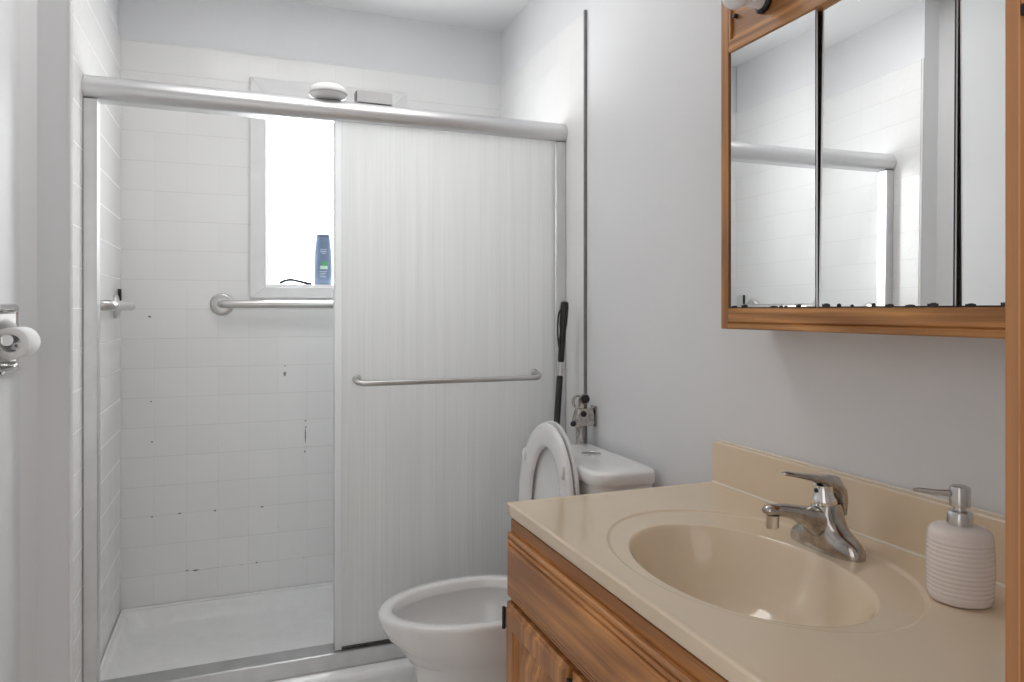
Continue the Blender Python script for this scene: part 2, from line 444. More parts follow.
door = thing('shower_door', 'silver framed sliding shower door with streaky obscure glass above the white pan', 'shower door', (-0.727, 2.26, PZ))
HX0, HX1 = XL+0.001, -0.001
bm = bmesh.new()
prof = [(2.305, 1.816), (2.305, 1.872), (2.298, 1.881), (2.285, 1.884), (2.262, 1.883), (2.243, 1.876), (2.230, 1.864), (2.2235, 1.850), (2.2235, 1.838), (2.229, 1.826), (2.238, 1.8175), (2.248, 1.813), (2.256, 1.816)]
prism(bm, prof, 'x', HX0, HX1)
hd = obj('header', bm, M['satin'], door, angle=50)
for xx0, xx1, nm in ((XL+0.001, -1.4185, 'l'), (-0.0345, -0.001, 'r')):
    bm = bmesh.new()
    box(bm, xx0, xx1, 2.236, 2.282, PZ+0.0362, 1.8125)
    obj('side_jamb', bm, M['alu'], door, bevel=0.002)
bm = bmesh.new()
prism(bm, [(2.196, PZ), (2.198, PZ+0.006), (2.226, PZ+0.034), (2.232, PZ+0.036), (2.300, PZ+0.036), (2.304, PZ)], 'x', HX0, HX1)
obj('bottom_track', bm, M['track'], door, smooth=False, bevel=0.001)
PX0, PX1 = -0.780, -0.0375
bm = B((PX0+0.020, PX1-0.006, 2.244, 2.250, PZ+0.046, 1.815))
gp = obj('glass_panel', bm, M['glass'], door, smooth=False)
gp['label'] = 'streaky obscure glass sliding panel with towel bar'
obj('edge_strip', B((PX0, PX0+0.0198, 2.2425, 2.2515, PZ+0.037, 1.815)), M['edge_glass'], gp, bevel=0.001)
obj('edge_strip', B((PX1-0.006, PX1, 2.2425, 2.2515, PZ+0.037, 1.815)), M['alu'], gp, bevel=0.001)
obj('bottom_seal', B((PX0+0.0202, PX1-0.0062, 2.240, 2.254, PZ+0.037, PZ+0.0455)), M['seal'], gp, bevel=0.001)
bm = bmesh.new()
tx0, tx1, tz, ty = -0.718, -0.112, 1.008, 2.196
path = [(tx0+0.004, 2.2435, tz+0.012), (tx0+0.001, 2.228, tz+0.011), (tx0, 2.210, tz+0.006), (tx0+0.012, 2.198, tz+0.001), (tx0+0.035, ty, tz)]
path2 = [(tx1-0.035, ty, tz), (tx1-0.012, 2.198, tz+0.001), (tx1, 2.210, tz+0.006), (tx1-0.001, 2.228, tz+0.011), (tx1-0.004, 2.2435, tz+0.012)]
tube(bm, smooth_path(path, 4)+smooth_path(path2, 4), 0.0085, 14)
for xx in (tx0+0.004, tx1-0.004):
    lathe(bm, [(0.014, 0), (0.014, 0.004), (0.010, 0.009)], (xx, 2.2438, tz+0.012), (0, -1, 0), 20)
obj('towel_bar', bm, M['steel'], gp, angle=50)
bm = B((-0.775, -0.045, 2.272, 2.278, PZ+0.045, 1.815))
gp2 = obj('rear_glass_panel', bm, M['rear_glass'], door, smooth=False)
obj('edge_strip', B((-0.781, -0.775, 2.2705, 2.2795, PZ+0.0365, 1.815)), M['alu'], gp2, bevel=0.001)

def grab_bar(label, a, b, nrm, off):
    t = thing('grab_bar', label, 'grab bar', a)
    A, Bv, N = Vector(a), Vector(b), Vector(nrm)
    d = (Bv-A).normalized()
    p = [A+N*0.006, A+N*(off*0.55), A+N*(off*0.9)+d*0.010, A+N*off+d*0.034]
    q = [Bv+N*off-d*0.034, Bv+N*(off*0.9)-d*0.010, Bv+N*(off*0.55), Bv+N*0.006]
    bm = bmesh.new(); tube(bm, smooth_path(p, 5)+smooth_path(q, 5), 0.0155, 20)
    obj('bar', bm, M['steel'], t, angle=60)
    for c in (A, Bv):
        bm = bmesh.new()
        lathe(bm, [(0.042, 0.0005), (0.043, 0.003), (0.041, 0.008), (0.034, 0.0115), (0.020, 0.0125)], c, N, 36)
        obj('flange', bm, M['steel'], t, angle=50)
    return t
grab_bar('brushed steel grab bar fixed level on the tiled back wall below the window', (-1.115, YB, 1.256), (-0.50, YB, 1.256), (0, -1, 0), 0.055)
grab_bar('short steel grab bar on the left tiled wall, seen almost end-on', (XL, 2.354, 1.247), (XL, 2.776, 1.247), (1, 0, 0), 0.052)
t = thing('corner_bracket', 'small grey bracket in the back left corner of the shower', 'bracket', (XL, 2.86, 1.24))
obj('body', B((XL+0.001, XL+0.014, 2.838, 2.878, 1.262, 1.310)), M['satin'], t, bevel=0.003)
obj('clip', B((XL+0.002, XL+0.013, 2.8335, 2.8378, 1.264, 1.308)), M['darkmetal'], t, bevel=0.001)

# things lying on top of the header
t = thing('hand_shower', 'white round shower head lying on top of the shower door header', 'shower head', (-0.797, 2.272, 1.885))
bm = bmesh.new()
lathe(bm, [(0.030, 0.0), (0.046, 0.003), (0.055, 0.011), (0.0575, 0.021), (0.055, 0.032), (0.045, 0.041), (0.025, 0.046), (0.005, 0.047)], (-0.797, 2.272, 1.8845), (0, 0, 1), 48)
obj('dome', bm, M['seat'], t, angle=60)
bm = bmesh.new(); lathe(bm, [(0.0572, 0.014), (0.0585, 0.0155), (0.0588, 0.019), (0.0578, 0.0205)], (-0.797, 2.272, 1.8845), (0, 0, 1), 48)
obj('rim', bm, M['greybox'], t)
t = thing('small_carton', 'small light grey carton lying on the shower door header', 'box', (-0.655, 2.275, 1.885))
obj('carton', B((-0.712, -0.600, 2.254, 2.296, 1.8848, 1.922)), M['greybox'], t, bevel=0.0015)
obj('flap', B((-0.7145, -0.7125, 2.256, 2.294, 1.890, 1.918)), M['darkmetal'], t)

# mould marks on the back wall tiles are in the tile; two larger ones stand out
def blob(bm, x, z, w, h, seed):
    r = random.Random(seed); n = 14
    ring = [(x+w*math.cos(2*PI*k/n)*(0.6+0.5*r.random()), z+h*math.sin(2*PI*k/n)*(0.6+0.5*r.random())) for k in range(n)]
    loft(bm, [[(p[0], YB-0.0004, p[1]) for p in ring], [(p[0], YB+0.0002, p[1]) for p in ring]])
bm = bmesh.new()
for x, z, w, h, s in ((-0.889, 0.986, 0.006, 0.011, 1), (-0.888, 1.017, 0.003, 0.003, 2), (-0.812, 0.742, 0.0024, 0.036, 3), (-0.814, 0.680, 0.003, 0.005, 4), (-0.812, 0.799, 0.004, 0.003, 5), (-0.811, 0.775, 0.003, 0.004, 12),
                      (-1.352, 0.752, 0.004, 0.003, 6), (-1.355, 0.90, 0.004, 0.003, 7), (-1.36, 1.21, 0.008, 0.004, 8), (-1.205, 0.265, 0.014, 0.003, 9), (-1.235, 0.268, 0.005, 0.003, 10), (-0.992, 0.266, 0.004, 0.004, 11),
                      (-1.352, 0.479, 0.004, 0.003, 13), (-1.26, 0.482, 0.009, 0.0025, 14), (-1.139, 0.480, 0.004, 0.004, 15), (-0.972, 0.478, 0.007, 0.003, 16)):
    blob(bm, x, z, w, h, s)
o = obj('mould_spots', bm, M['mould'], smooth=False)
o['kind'] = 'stuff'; tag(o, 'dark mould spots and cracks scattered over the white back wall tiles', 'mould')

# ------------------------------------------------------------------ shampoo bottle on the window sill
BZ = WZ0+0.0125; BX, BY = -0.738, 2.965
t = thing('shampoo_bottle', 'slate blue shampoo bottle standing on the window sill', 'bottle', (BX, BY, BZ))
bm = bmesh.new()
prof = [(0.029, 0.0), (0.0360, 0.004), (0.0378, 0.03), (0.0378, 0.085), (0.0362, 0.12), (0.0332, 0.155), (0.0295, 0.180), (0.0290, 0.191)]
lathe(bm, prof, (BX, BY, BZ), n=40, sx=1.0, sy=0.62)
obj('body', bm, M['bluebottle'], t, angle=60)
bm = bmesh.new(); lathe(bm, [(0.0284, 0.1914), (0.0286, 0.193), (0.0275, 0.2015), (0.024, 0.2045)], (BX, BY, BZ), n=36, sx=1.0, sy=0.62)
obj('cap', bm, M['bluecap'], t, angle=60)
def front_strip(bm, xa, xb, z0, z1, r, seg=6):
    ys = lambda x: BY - math.sqrt(max(0, 1-((x-BX)/r)**2))*r*0.62 - 0.0006
    a = []
    for k in range(seg+1):
        x = xa+(xb-xa)*k/seg; a.append((x, ys(x)))
    lo = [[(x, y, z0) for x, y in a], [(x, y, z1) for x, y in a], [(x, y+0.0005, z1) for x, y in a], [(x, y+0.0005, z0) for x, y in a]]
    V = [[bm.verts.new(p) for p in r_] for r_ in lo]
    for i in range(4):
        A_, B_ = V[i], V[(i+1) % 4]
        for k in range(seg): bm.faces.new((A_[k], A_[k+1], B_[k+1], B_[k]))
    bm.faces.new([V[i][0] for i in range(4)]); bm.faces.new([V[i][-1] for i in (3, 2, 1, 0)])
rr_ = random.Random(3)
for z, w, h, r in ((0.140, 0.026, 0.003, 0.0352), (0.131, 0.026, 0.0042, 0.0358), (0.124, 0.016, 0.003, 0.0364)):
    bm = bmesh.new(); x = BX-w/2
    while x < BX+w/2-0.002:
        l = 0.0022+0.0016*rr_.random()
        front_strip(bm, x, x+l, BZ+z, BZ+z+h, r, 2); x += l+0.0011
    obj('lettering', bm, M['print_white'], t, smooth=False)
for z, w in ((0.052, 0.030), (0.045, 0.026), (0.038, 0.020), (0.031, 0.024)):
    bm = bmesh.new(); front_strip(bm, BX-0.016, BX-0.016+w, BZ+z, BZ+z+0.0022, 0.0382)
    obj('lettering', bm, M['print_white'], t, smooth=False)
bm = bmesh.new(); front_strip(bm, BX-0.014, BX+0.015, BZ+0.062, BZ+0.076, 0.0382)
obj('printed_panel', bm, M['print_mint'], t, smooth=False)
bm = bmesh.new()
for a in (-0.9, -0.35, 0.2, 0.7, 1.1):
    x = BX+0.002; z = BZ+0.076
    for k in range(5):
        u = x+math.sin(a)*0.020*k/5; v = z+math.cos(a)*0.020*k/5
        w = 0.0042*(1-abs(k-1.6)/4)
        front_strip(bm, u-w, u+w, v, v+0.004, 0.0382, 2)
obj('printed_leaf', bm, M['print_green'], t, smooth=False)
bm = bmesh.new()
tube(bm, smooth_path([(-0.905, 2.95, BZ+0.003), (-0.892, 2.95, BZ+0.012), (-0.865, 2.95, BZ+0.018), (-0.835, 2.95, BZ+0.013), (-0.805, 2.95, BZ+0.006), (-0.785, 2.95, BZ+0.0035)], 6), 0.0058, 12)
tag(obj('plastic_strap', bm, M['strap'], angle=60), 'thin dark bowed strap lying on the window sill beside the blue bottle', 'strap')

# ================================================================== TOILET
TY = 1.880
RZ = 0.435
toilet = thing('toilet', 'white porcelain toilet with its seat raised, beside the oak vanity', 'toilet', (-0.35, TY, 0))
def egg(xc, af, ab, b, z, n=64, p=2.0, yc=TY):
    out = []
    for k in range(n):
        t = 2*PI*k/n
        c, s = math.cos(t), math.sin(t)
        cx = (abs(c)**(2/p))*(1 if c > 0 else -1); sy = (abs(s)**(2/p))*(1 if s > 0 else -1)
        out.append((xc - (af if c > 0 else ab)*cx, yc + b*sy, z))
    return out
XC = -0.43
bm = bmesh.new()
rings = [egg(-0.36, 0.262, 0.24, 0.118, 0.0), egg(-0.36, 0.266, 0.24, 0.122, 0.012), egg(-0.36, 0.253, 0.23, 0.106, 0.06),
         egg(-0.36, 0.248, 0.225, 0.102, 0.17), egg(-0.365, 0.246, 0.215, 0.106, 0.25), egg(-0.375, 0.243, 0.21, 0.116, 0.282), egg(-0.39, 0.240, 0.20, 0.134, 0.308), egg(-0.41, 0.247, 0.20, 0.152, 0.338),
         egg(XC, 0.262, 0.20, 0.167, 0.372), egg(XC, 0.279, 0.205, 0.175, 0.405), egg(XC, 0.283, 0.207, 0.178, 0.422), egg(XC, 0.282, 0.207, 0.1775, 0.430),
         egg(XC, 0.276, 0.202, 0.172, RZ), egg(XC, 0.250, 0.176, 0.146, RZ), egg(XC, 0.244, 0.170, 0.140, RZ-0.005),
         egg(XC, 0.241, 0.168, 0.137, RZ-0.026), egg(XC, 0.256, 0.180, 0.152, RZ-0.029), egg(XC, 0.257, 0.180, 0.153, RZ-0.046),
         egg(XC, 0.236, 0.168, 0.138, RZ-0.085), egg(XC, 0.20, 0.155, 0.112, RZ-0.14), egg(-0.40, 0.11, 0.10, 0.065, RZ-0.20), egg(-0.40, 0.05, 0.05, 0.035, RZ-0.215)]
loft(bm, rings)
obj('bowl', bm, M['porcelain'], toilet, angle=75)
bm = bmesh.new()   # shelf between the bowl and the tank
loft(bm, [rr(-0.30, -0.02, TY-0.11, TY+0.11, 0.30, 0.05), rr(-0.30, -0.02, TY-0.145, TY+0.145, 0.36, 0.05), rr(-0.30, -0.02, TY-0.16, TY+0.16, 0.40, 0.05), rr(-0.295, -0.025, TY-0.155, TY+0.155, RZ-0.003, 0.05)])
obj('deck', bm, M['porcelain'], toilet, angle=60)
TY0, TY1 = TY-0.232, TY+0.203
def tankring(x0, ins, z):
    """rectangle with well rounded front corners"""
    out = []; r = 0.065
    for (cx, cy, s, rad) in ((-0.014-0.012, TY1-ins-0.012, 0, 0.012), (x0+r, TY1-ins-r, 1, r), (x0+r, TY0+ins+r, 2, r), (-0.014-0.012, TY0+ins+0.012, 3, 0.012)):
        for k in range(9):
            t = PI/2*(s+k/8); out.append((cx+rad*math.cos(t), cy+rad*math.sin(t), z))
    return out
bm = bmesh.new()
loft(bm, [tankring(-0.165, 0.020, RZ), tankring(-0.172, 0.012, RZ+0.02), tankring(-0.178, 0.007, 0.60), tankring(-0.181, 0.006, 0.769)])
obj('tank', bm, M['porcelain'], toilet, angle=60)
bm = bmesh.new()
loft(bm, [tankring(-0.180, 0.005, 0.7695), tankring(-0.191, -0.004, 0.771), tankring(-0.193, -0.006, 0.778), tankring(-0.193, -0.006, 0.796), tankring(-0.188, -0.002, 0.803), tankring(-0.176, 0.008, 0.8065), tankring(-0.12, 0.06, 0.808)])
lid = obj('tank_lid', bm, M['porcelain'], toilet, angle=60)
bm = bmesh.new()
lathe(bm, [(0.0345, 0.0), (0.0345, 0.003), (0.031, 0.0045), (0.030, 0.003), (0.029, 0.003)], (-0.086, TY+0.004, 0.8078), n=40, sx=0.8)
obj('button_ring', bm, M['chrome'], lid)
bm = bmesh.new()
lathe(bm, [(0.0275, 0.0005), (0.0275, 0.003), (0.022, 0.0042), (0.005, 0.0046)], (-0.086, TY+0.004, 0.8078), n=40, sx=0.78)
obj('flush_button', bm, M['alu'], lid)
# raised seat and lid, swung up about the hinge
HXX, HZZ = -0.236, RZ+0.022
def lift(u, v, w, lean):
    """u up the seat from the hinge, v across, w out towards the front of the toilet"""
    return (HXX + u*math.sin(lean) - w*math.cos(lean), TY+0.012+v, HZZ + u*math.cos(lean) + w*math.sin(lean))
def seat_outline(u0, u1, b, n=72, p=2.25):
    um = u0+(u1-u0)*0.46; out = []
    for k in range(n):
        t = 2*PI*k/n; c, s = math.cos(t), math.sin(t)
        if c > 0: uu = um+(u1-um)*c; vv = b*s
        else:
            uu = um-(um-u0)*abs(c)**(2/3.2); vv = b*(abs(s)**(2/3.2))*(1 if s > 0 else -1)
        out.append((uu, vv))
    return out
def lerp_ring(a, b, f): return [(p[0]+(q[0]-p[0])*f, p[1]+(q[1]-p[1])*f) for p, q in zip(a, b)]
SL = 0.055
So = seat_outline(0.012, 0.448, 0.186); Si = seat_outline(0.085, 0.378, 0.110)
bm = bmesh.new()
R = []
for f, w in ((0, 0.004), (0.0, 0.012), (0.06, 0.0165), (0.2, 0.018), (0.8, 0.0165), (0.95, 0.014), (1.0, 0.009), (1.0, 0.002), (0.9, 0.0), (0.1, 0.0)):
    ring = lerp_ring(So, Si, f); R.append([bm.verts.new(lift(u, v, w, SL)) for u, v in ring])
n = len(So)
for a, b in zip(R, R[1:]+R[:1]):
    for i in range(n): bm.faces.new((a[i], a[(i+1) % n], b[(i+1) % n], b[i]))
st = obj('seat_ring', bm, M['seat'], toilet, angle=60)
for u, sg in ((0.335, 1), (0.335, -1), (0.12, 1), (0.12, -1)):
    vb = 0.150*(1 if u > 0.2 else 1)*sg*(0.92 if u > 0.3 else 1.0)
    bm = bmesh.new()
    ring = []
    for w, k in ((0.0172, 1.0), (0.024, 0.9), (0.0265, 0.6)):
        ring.append([lift(u+0.020*k*math.cos(2*PI*q/16), vb+0.0085*k*math.sin(2*PI*q/16), w, SL) for q in range(16)])
    loft(bm, ring); obj('bumper', bm, M['seat'], st)
Lo = seat_outline(0.010, 0.455, 0.190)
mid = [(0.24, 0.0)]*n
bm = bmesh.new(); R = []
LL = 0.055
for f, w in ((0.16, -0.008), (0.09, -0.006), (0.05, -0.0025), (0.0, -0.0025), (0.0, -0.010), (0.03, -0.015), (0.12, -0.019), (0.5, -0.0215), (0.92, -0.0225)):
    R.append([lift(u, v, w, LL) for u, v in lerp_ring(Lo, mid, f)])
R.insert(0, [lift(u, v, -0.009, LL) for u, v in lerp_ring(Lo, mid, 0.92)])
loft(bm, R)
obj('seat_lid', bm, M['seat'], toilet, angle=60)
for sg in (1, -1):
    bm = bmesh.new(); cyl(bm, (HXX-0.004, TY+0.012+sg*0.055, HZZ-0.003), (HXX-0.004, TY+0.012+sg*0.100, HZZ-0.003), 0.013, n=20)
    cyl(bm, (HXX-0.004, TY+0.012+sg*0.078, RZ-0.002), (HXX-0.004, TY+0.012+sg*0.078, HZZ-0.002), 0.014, n=20)
    obj('hinge', bm, M['seat'], toilet, angle=60)

# ------------------------------------------------------------------ hand sprayer on the wall behind the tank
SXp, SYp = -0.042, 2.040
t = thing('bidet_sprayer', 'chrome hand sprayer hung on the wall at the edge of the shower tile', 'sprayer', (0.006, SYp, 0.93))
obj('wall_plate', B((0.0015, 0.0078, SYp-0.018, SYp+0.018, 0.862, 0.928)), M['tarnish'], t, bevel=0.002)
bm = bmesh.new()
loft(bm, [rr(-0.066, 0.0012, SYp-0.015, SYp+0.015, 0.866, 0.006), rr(-0.068, 0.0012, SYp-0.017, SYp+0.017, 0.872, 0.006), rr(-0.064, 0.0012, SYp-0.016, SYp+0.016, 0.900, 0.006), rr(-0.056, -0.004, SYp-0.014, SYp+0.014, 0.921, 0.006)])
hb = obj('holder', bm, M['tarnish'], t, angle=40)
bm = bmesh.new(); lathe(bm, [(0.0095, 0), (0.0095, 0.004), (0.006, 0.006)], (-0.040, SYp-0.0155, 0.905), (0, -1, 0.1), 20)
obj('screw', bm, M['darkmetal'], hb)
bm = bmesh.new(); lathe(bm, [(0.008, 0), (0.008, 0.010), (0.005, 0.013)], (-0.0665, SYp-0.004, 0.876), (-1, -0.3, -0.3), 16)
obj('side_lug', bm, M['darkmetal'], hb)
bm = bmesh.new(); lathe(bm, [(0.0095, -0.062), (0.0115, -0.058), (0.0135, -0.020), (0.014, -0.001)], (SXp, SYp, 0.8655), (0.04, 0, 1), 24)
obj('handle', bm, M['tarnish'], t, angle=50)
bm = bmesh.new()
tube(bm, smooth_path([(SXp+0.002, SYp, 0.9215), (SXp+0.003, SYp, 0.935), (SXp+0.004, SYp-0.002, 0.947), (SXp+0.005, SYp-0.008, 0.954)], 4), [0.0105]*6+[0.0125]*7, 20)
nk = obj('neck', bm, M['tarnish'], t, angle=60)
bm = bmesh.new(); lathe(bm, [(0.008, -0.018), (0.0145, -0.010), (0.0165, 0.002), (0.0165, 0.009), (0.015, 0.011)], (SXp+0.006, SYp-0.012, 0.953), (-0.25, -1, 0.05), 28)
obj('spray_head', bm, M['tarnish'], t, angle=50)
bm = bmesh.new(); lathe(bm, [(0.0135, 0.0001), (0.0135, 0.002), (0.006, 0.003)], (SXp+0.0035, SYp-0.0232, 0.9536), (-0.25, -1, 0.05), 28)
obj('spray_face', bm, M['darkmetal'], t)
bm = bmesh.new(); tube(bm, smooth_path([(SXp-0.006, SYp-0.006, 0.962), (SXp-0.020, SYp-0.006, 0.961), (SXp-0.029, SYp-0.006, 0.952), (SXp-0.029, SYp-0.006, 0.938), (SXp-0.024, SYp-0.006, 0.928)], 4), 0.0042, 10, flat=(1.8, 0.8))
obj('trigger', bm, M['tarnish'], nk)
bm = bmesh.new(); lathe(bm, [(0.010, -0.016), (0.0115, -0.014), (0.0115, -0.001), (0.0095, 0)], (SXp-0.0026, SYp, 0.8025), (0, 0, 1), 16)
hn = obj('hose_nut', bm, M['tarnish'], t)
bm = bmesh.new()
tube(bm, smooth_path([(SXp-0.0026, SYp+0.002, 0.788), (SXp+0.010, SYp+0.040, 0.818), (SXp+0.022, SYp+0.061, 0.80), (SXp+0.026, SYp+0.064, 0.70), (SXp+0.026, SYp+0.064, 0.40), (SXp+0.034, SYp+0.066, 0.20)], 6), 0.005, 10)
obj('hose', bm, M['steel'], t)

# ------------------------------------------------------------------ black pole leaning in the corner behind the toilet
def P_at(f, x=0.0):   # 0 at the floor, 1 at the top
    return Vector((-0.150+0.098*f, 2.122+0.016*f, 0.0+1.262*f))
t = thing('scrub_brush', 'black long-handled scrub brush leaning in the corner behind the toilet', 'brush', P_at(0))
bm = bmesh.new(); tube(bm, [P_at(0.842), P_at(0.845), P_at(0.89), P_at(0.925), P_at(0.94), P_at(0.985), P_at(0.997), P_at(1.0)], [0.009, 0.0105, 0.011, 0.011, 0.0135, 0.0145, 0.013, 0.007], 18)
g = obj('grip', bm, M['blackplastic'], t, angle=50)
bm = bmesh.new()
tube(bm, smooth_path([P_at(0.985)+Vector((-0.010, -0.004, 0)), P_at(0.965)+Vector((-0.021, -0.004, 0)), P_at(0.92)+Vector((-0.020, -0.004, 0)), P_at(0.88)+Vector((-0.011, -0.003, 0))], 5), 0.003, 8)
obj('hanging_loop', bm, M['black'], g)
bm = bmesh.new(); tube(bm, [P_at(0.807), P_at(0.842)], 0.0065, 14)
tube(bm, [P_at(0.820)+Vector((0.004, -0.003, 0)), P_at(0.826)+Vector((0.0075, -0.003, 0))], 0.004, 10)
obj('telescopic_tube', bm, M['steel'], t)
bm = bmesh.new(); tube(bm, [P_at(0.06), P_at(0.803), P_at(0.8068)], [0.0105, 0.0105, 0.008], 16)
obj('lower_tube', bm, M['black'], t, angle=50)
bm = bmesh.new(); b0 = P_at(0.0)
loft(bm, [rr(b0.x-0.04, b0.x+0.04, b0.y-0.020, b0.y+0.020, 0.03, 0.015), rr(b0.x-0.04, b0.x+0.04, b0.y-0.020, b0.y+0.020, 0.06, 0.015), rr(b0.x-0.013, b0.x+0.023, b0.y-0.012, b0.y+0.014, 0.085, 0.01)])
obj('brush_block', bm, M['blackplastic'], t, angle=50)
bm = bmesh.new()
for i in range(9):
    for j in range(4):
        x = b0.x-0.034+0.0085*i; y = b0.y-0.014+0.0093*j
        cyl(bm, (x, y, 0.001), (x, y, 0.0295), 0.003, n=8)
obj('bristles', bm, M['black'], t)

# ================================================================== VANITY
VY0, VY1 = 0.462, 1.392
FX = -0.5265
van = thing('vanity_cabinet', 'honey oak vanity cabinet under the cream sink top', 'cabinet', (-0.27, 0.93, 0))
obj('carcass', B((FX+0.019, 0.006, VY1-0.016, VY1, 0, 0.7975), (FX+0.019, 0.006, VY0, VY0+0.016, 0, 0.7975), (FX+0.019, 0.006, VY0+0.016, VY1-0.016, 0.09, 0.105), (-0.006, 0.006, VY0+0.016, VY1-0.016, 0.105, 0.7975),
                 (FX+0.07, FX+0.085, VY0+0.016, VY1-0.016, 0, 0.09)), M['cab_v'], van, smooth=False)
DW = (VY1-VY0)/3
ff = [(FX, FX+0.019, VY0, VY1, 0.755, 0.7975), (FX, FX+0.019, VY0, VY1, 0.615, 0.660), (FX, FX+0.019, VY0, VY1, 0.09, 0.135)]
obj('face_rail', B(ff[0]), M['cab_h'], van, bevel=0.001)
obj('face_rail', B(ff[1]), M['cab_h'], van, bevel=0.001)
obj('face_rail', B(ff[2]), M['cab_h'], van, bevel=0.001)
for y in (VY0, VY0+DW-0.018, VY0+2*DW-0.018, VY1-0.036):
    for z0, z1 in ((0.135, 0.615), (0.660, 0.755)):
        obj('face_stile', B((FX, FX+0.019, y, y+0.036, z0, z1)), M['cab_v'], van)
def moulded_panel(name, y0, y1, z0, z1, mat, steps, parent):
    """front with stepped edges: steps = list of (inset, proud)"""
    bm = bmesh.new()
    R = []
    for ins, pr in steps:
        R.append([(FX-pr, y0+ins, z0+ins), (FX-pr, y1-ins, z0+ins), (FX-pr, y1-ins, z1-ins), (FX-pr, y0+ins, z1-ins)])
    loft(bm, R)
    return obj(name, bm, mat, parent, smooth=False, bevel=0.0012)
fp = moulded_panel('false_drawer_front', VY0+0.008, VY1-0.006, 0.641, 0.773, M['cab_h'],
                   [(0, 0.0005), (0, 0.008), (0.003, 0.0115), (0.0075, 0.0115), (0.0085, 0.0085), (0.0105, 0.0085), (0.0115, 0.014), (0.0165, 0.0150), (0.0175, 0.0115), (0.0195, 0.0115), (0.021, 0.0175), (0.026, 0.019)], van)
def cab_door(y0, y1, z0, z1):
    X0 = FX-0.0005; th = 0.018; w = 0.052
    bm = bmesh.new()
    fr = [(y0, z0), (y1, z0), (y1, z1), (y0, z1)]
    def rect(ins, pr): return [(X0-pr, y0+ins, z0+ins), (X0-pr, y1-ins, z0+ins), (X0-pr, y1-ins, z1-ins), (X0-pr, y0+ins, z1-ins)]
    loft(bm, [rect(0, 0), rect(0, 0.011), rect(0.003, 0.0135), rect(0.007, 0.0135), rect(0.011, th), rect(w-0.008, th), rect(w-0.002, th-0.005), rect(w, th-0.010), rect(w+0.006, th-0.010), rect(w+0.030, th-0.002), rect(w+0.034, th-0.001)])
    d = obj('door', bm, M['cab_v'], van, smooth=False, bevel=0.001)
    bm = bmesh.new()
    lathe(bm, [(0.006, 0), (0.006, 0.010), (0.015, 0.016), (0.015, 0.022), (0.006, 0.026)], (X0-th, y0+0.028, z1-0.16), (-1, 0, 0), 20)
    obj('knob', bm, M['darkmetal'], d)
    for z in (z1-0.028-0.03, z0+0.05):
        bm = bmesh.new(); cyl(bm, (X0-0.006-0.012, y1+0.0035, z), (X0-0.006-0.012, y1+0.0035, z+0.045), 0.0035, n=12)
        box(bm, X0-0.014, X0+0.0003, y1+0.0005, y1+0.004, z+0.002, z+0.043)
        obj('hinge', bm, M['darkmetal'], d)
    return d
for k in range(3):
    cab_door(VY0+k*DW+0.006, VY0+(k+1)*DW-0.010, 0.112, 0.632)

# ------------------------------------------------------------------ cream sink top
top = thing('vanity_sink', 'cream cultured marble sink top with oval basin on the oak vanity', 'sink', (-0.27, 0.93, CT-0.03))
tx0, tx1, ty0, ty1 = -0.5345, 0.006, 0.452, 1.3985
bm = bmesh.new()
N = 256
ecx, ecy = -0.281, 0.952
def ellipse(cx, cy, rx, ry, z): return [(cx+rx*math.cos(2*PI*k/N), cy+ry*math.sin(2*PI*k/N), z) for k in range(N)]
def rect_ring(x0, x1, y0, y1, z):
    out = []
    angs = [2*PI*k/N for k in range(N)]
    pts = []
    for a in angs:
        dx, dy = math.cos(a)*0.208, math.sin(a)*0.286
        s = min([v for v in ((x1-ecx)/dx if dx > 1e-9 else 9e9, (x0-ecx)/dx if dx < -1e-9 else 9e9, (y1-ecy)/dy if dy > 1e-9 else 9e9, (y0-ecy)/dy if dy < -1e-9 else 9e9)])
        pts.append([ecx+dx*s, ecy+dy*s, z])
    for cx, cy in ((x0, y0), (x1, y0), (x1, y1), (x0, y1)):
        i = min(range(N), key=lambda k: (pts[k][0]-cx)**2+(pts[k][1]-cy)**2)
        pts[i] = [cx, cy, z]
    return [tuple(p) for p in pts]
bcx, bcy = -0.3130, 0.931
D = CT
rings = []
def bowl_r(f, z):  # f 1 at the rim
    cx = bcx+0.015*(1-f); cy = bcy
    return ellipse(cx, cy, 0.150*f, 0.226*f, z)
rings += [bowl_r(0.10, D-0.132), bowl_r(0.25, D-0.131), bowl_r(0.45, D-0.124), bowl_r(0.62, D-0.108), bowl_r(0.76, D-0.082), bowl_r(0.87, D-0.050), bowl_r(0.95, D-0.022), bowl_r(0.985, D-0.0105), bowl_r(1.0, D-0.0062), bowl_r(1.012, D-0.0045), bowl_r(1.022, D-0.0041)]
rings += [ellipse(-0.295, 0.944, 0.180, 0.256, D-0.0040), ellipse(ecx, ecy, 0.200, 0.278, D-0.0042), ellipse(ecx, ecy, 0.2035, 0.2815, D-0.0034), ellipse(ecx, ecy, 0.206, 0.284, D-0.001), ellipse(ecx, ecy, 0.208, 0.286, D-0.0001), ellipse(ecx, ecy, 0.2115, 0.2895, D)]
rings += [rect_ring(tx0+0.014, tx1-0.004, ty0+0.004, ty1-0.010, D), rect_ring(tx0+0.011, tx1-0.003, ty0+0.003, ty1-0.0075, D+0.0013), rect_ring(tx0+0.0035, tx1-0.002, ty0+0.002, ty1-0.004, D+0.0013), rect_ring(tx0+0.0009, tx1, ty0, ty1-0.001, D+0.0002),
          rect_ring(tx0, tx1, ty0, ty1, D-0.0025), rect_ring(tx0+0.002, tx1, ty0, ty1-0.001, D-0.024), rect_ring(tx0+0.006, tx1, ty0, ty1-0.002, D-0.0275), rect_ring(tx0+0.012, tx1, ty0, ty1-0.003, D-0.032)]
R = loft(bm, rings, True, False)
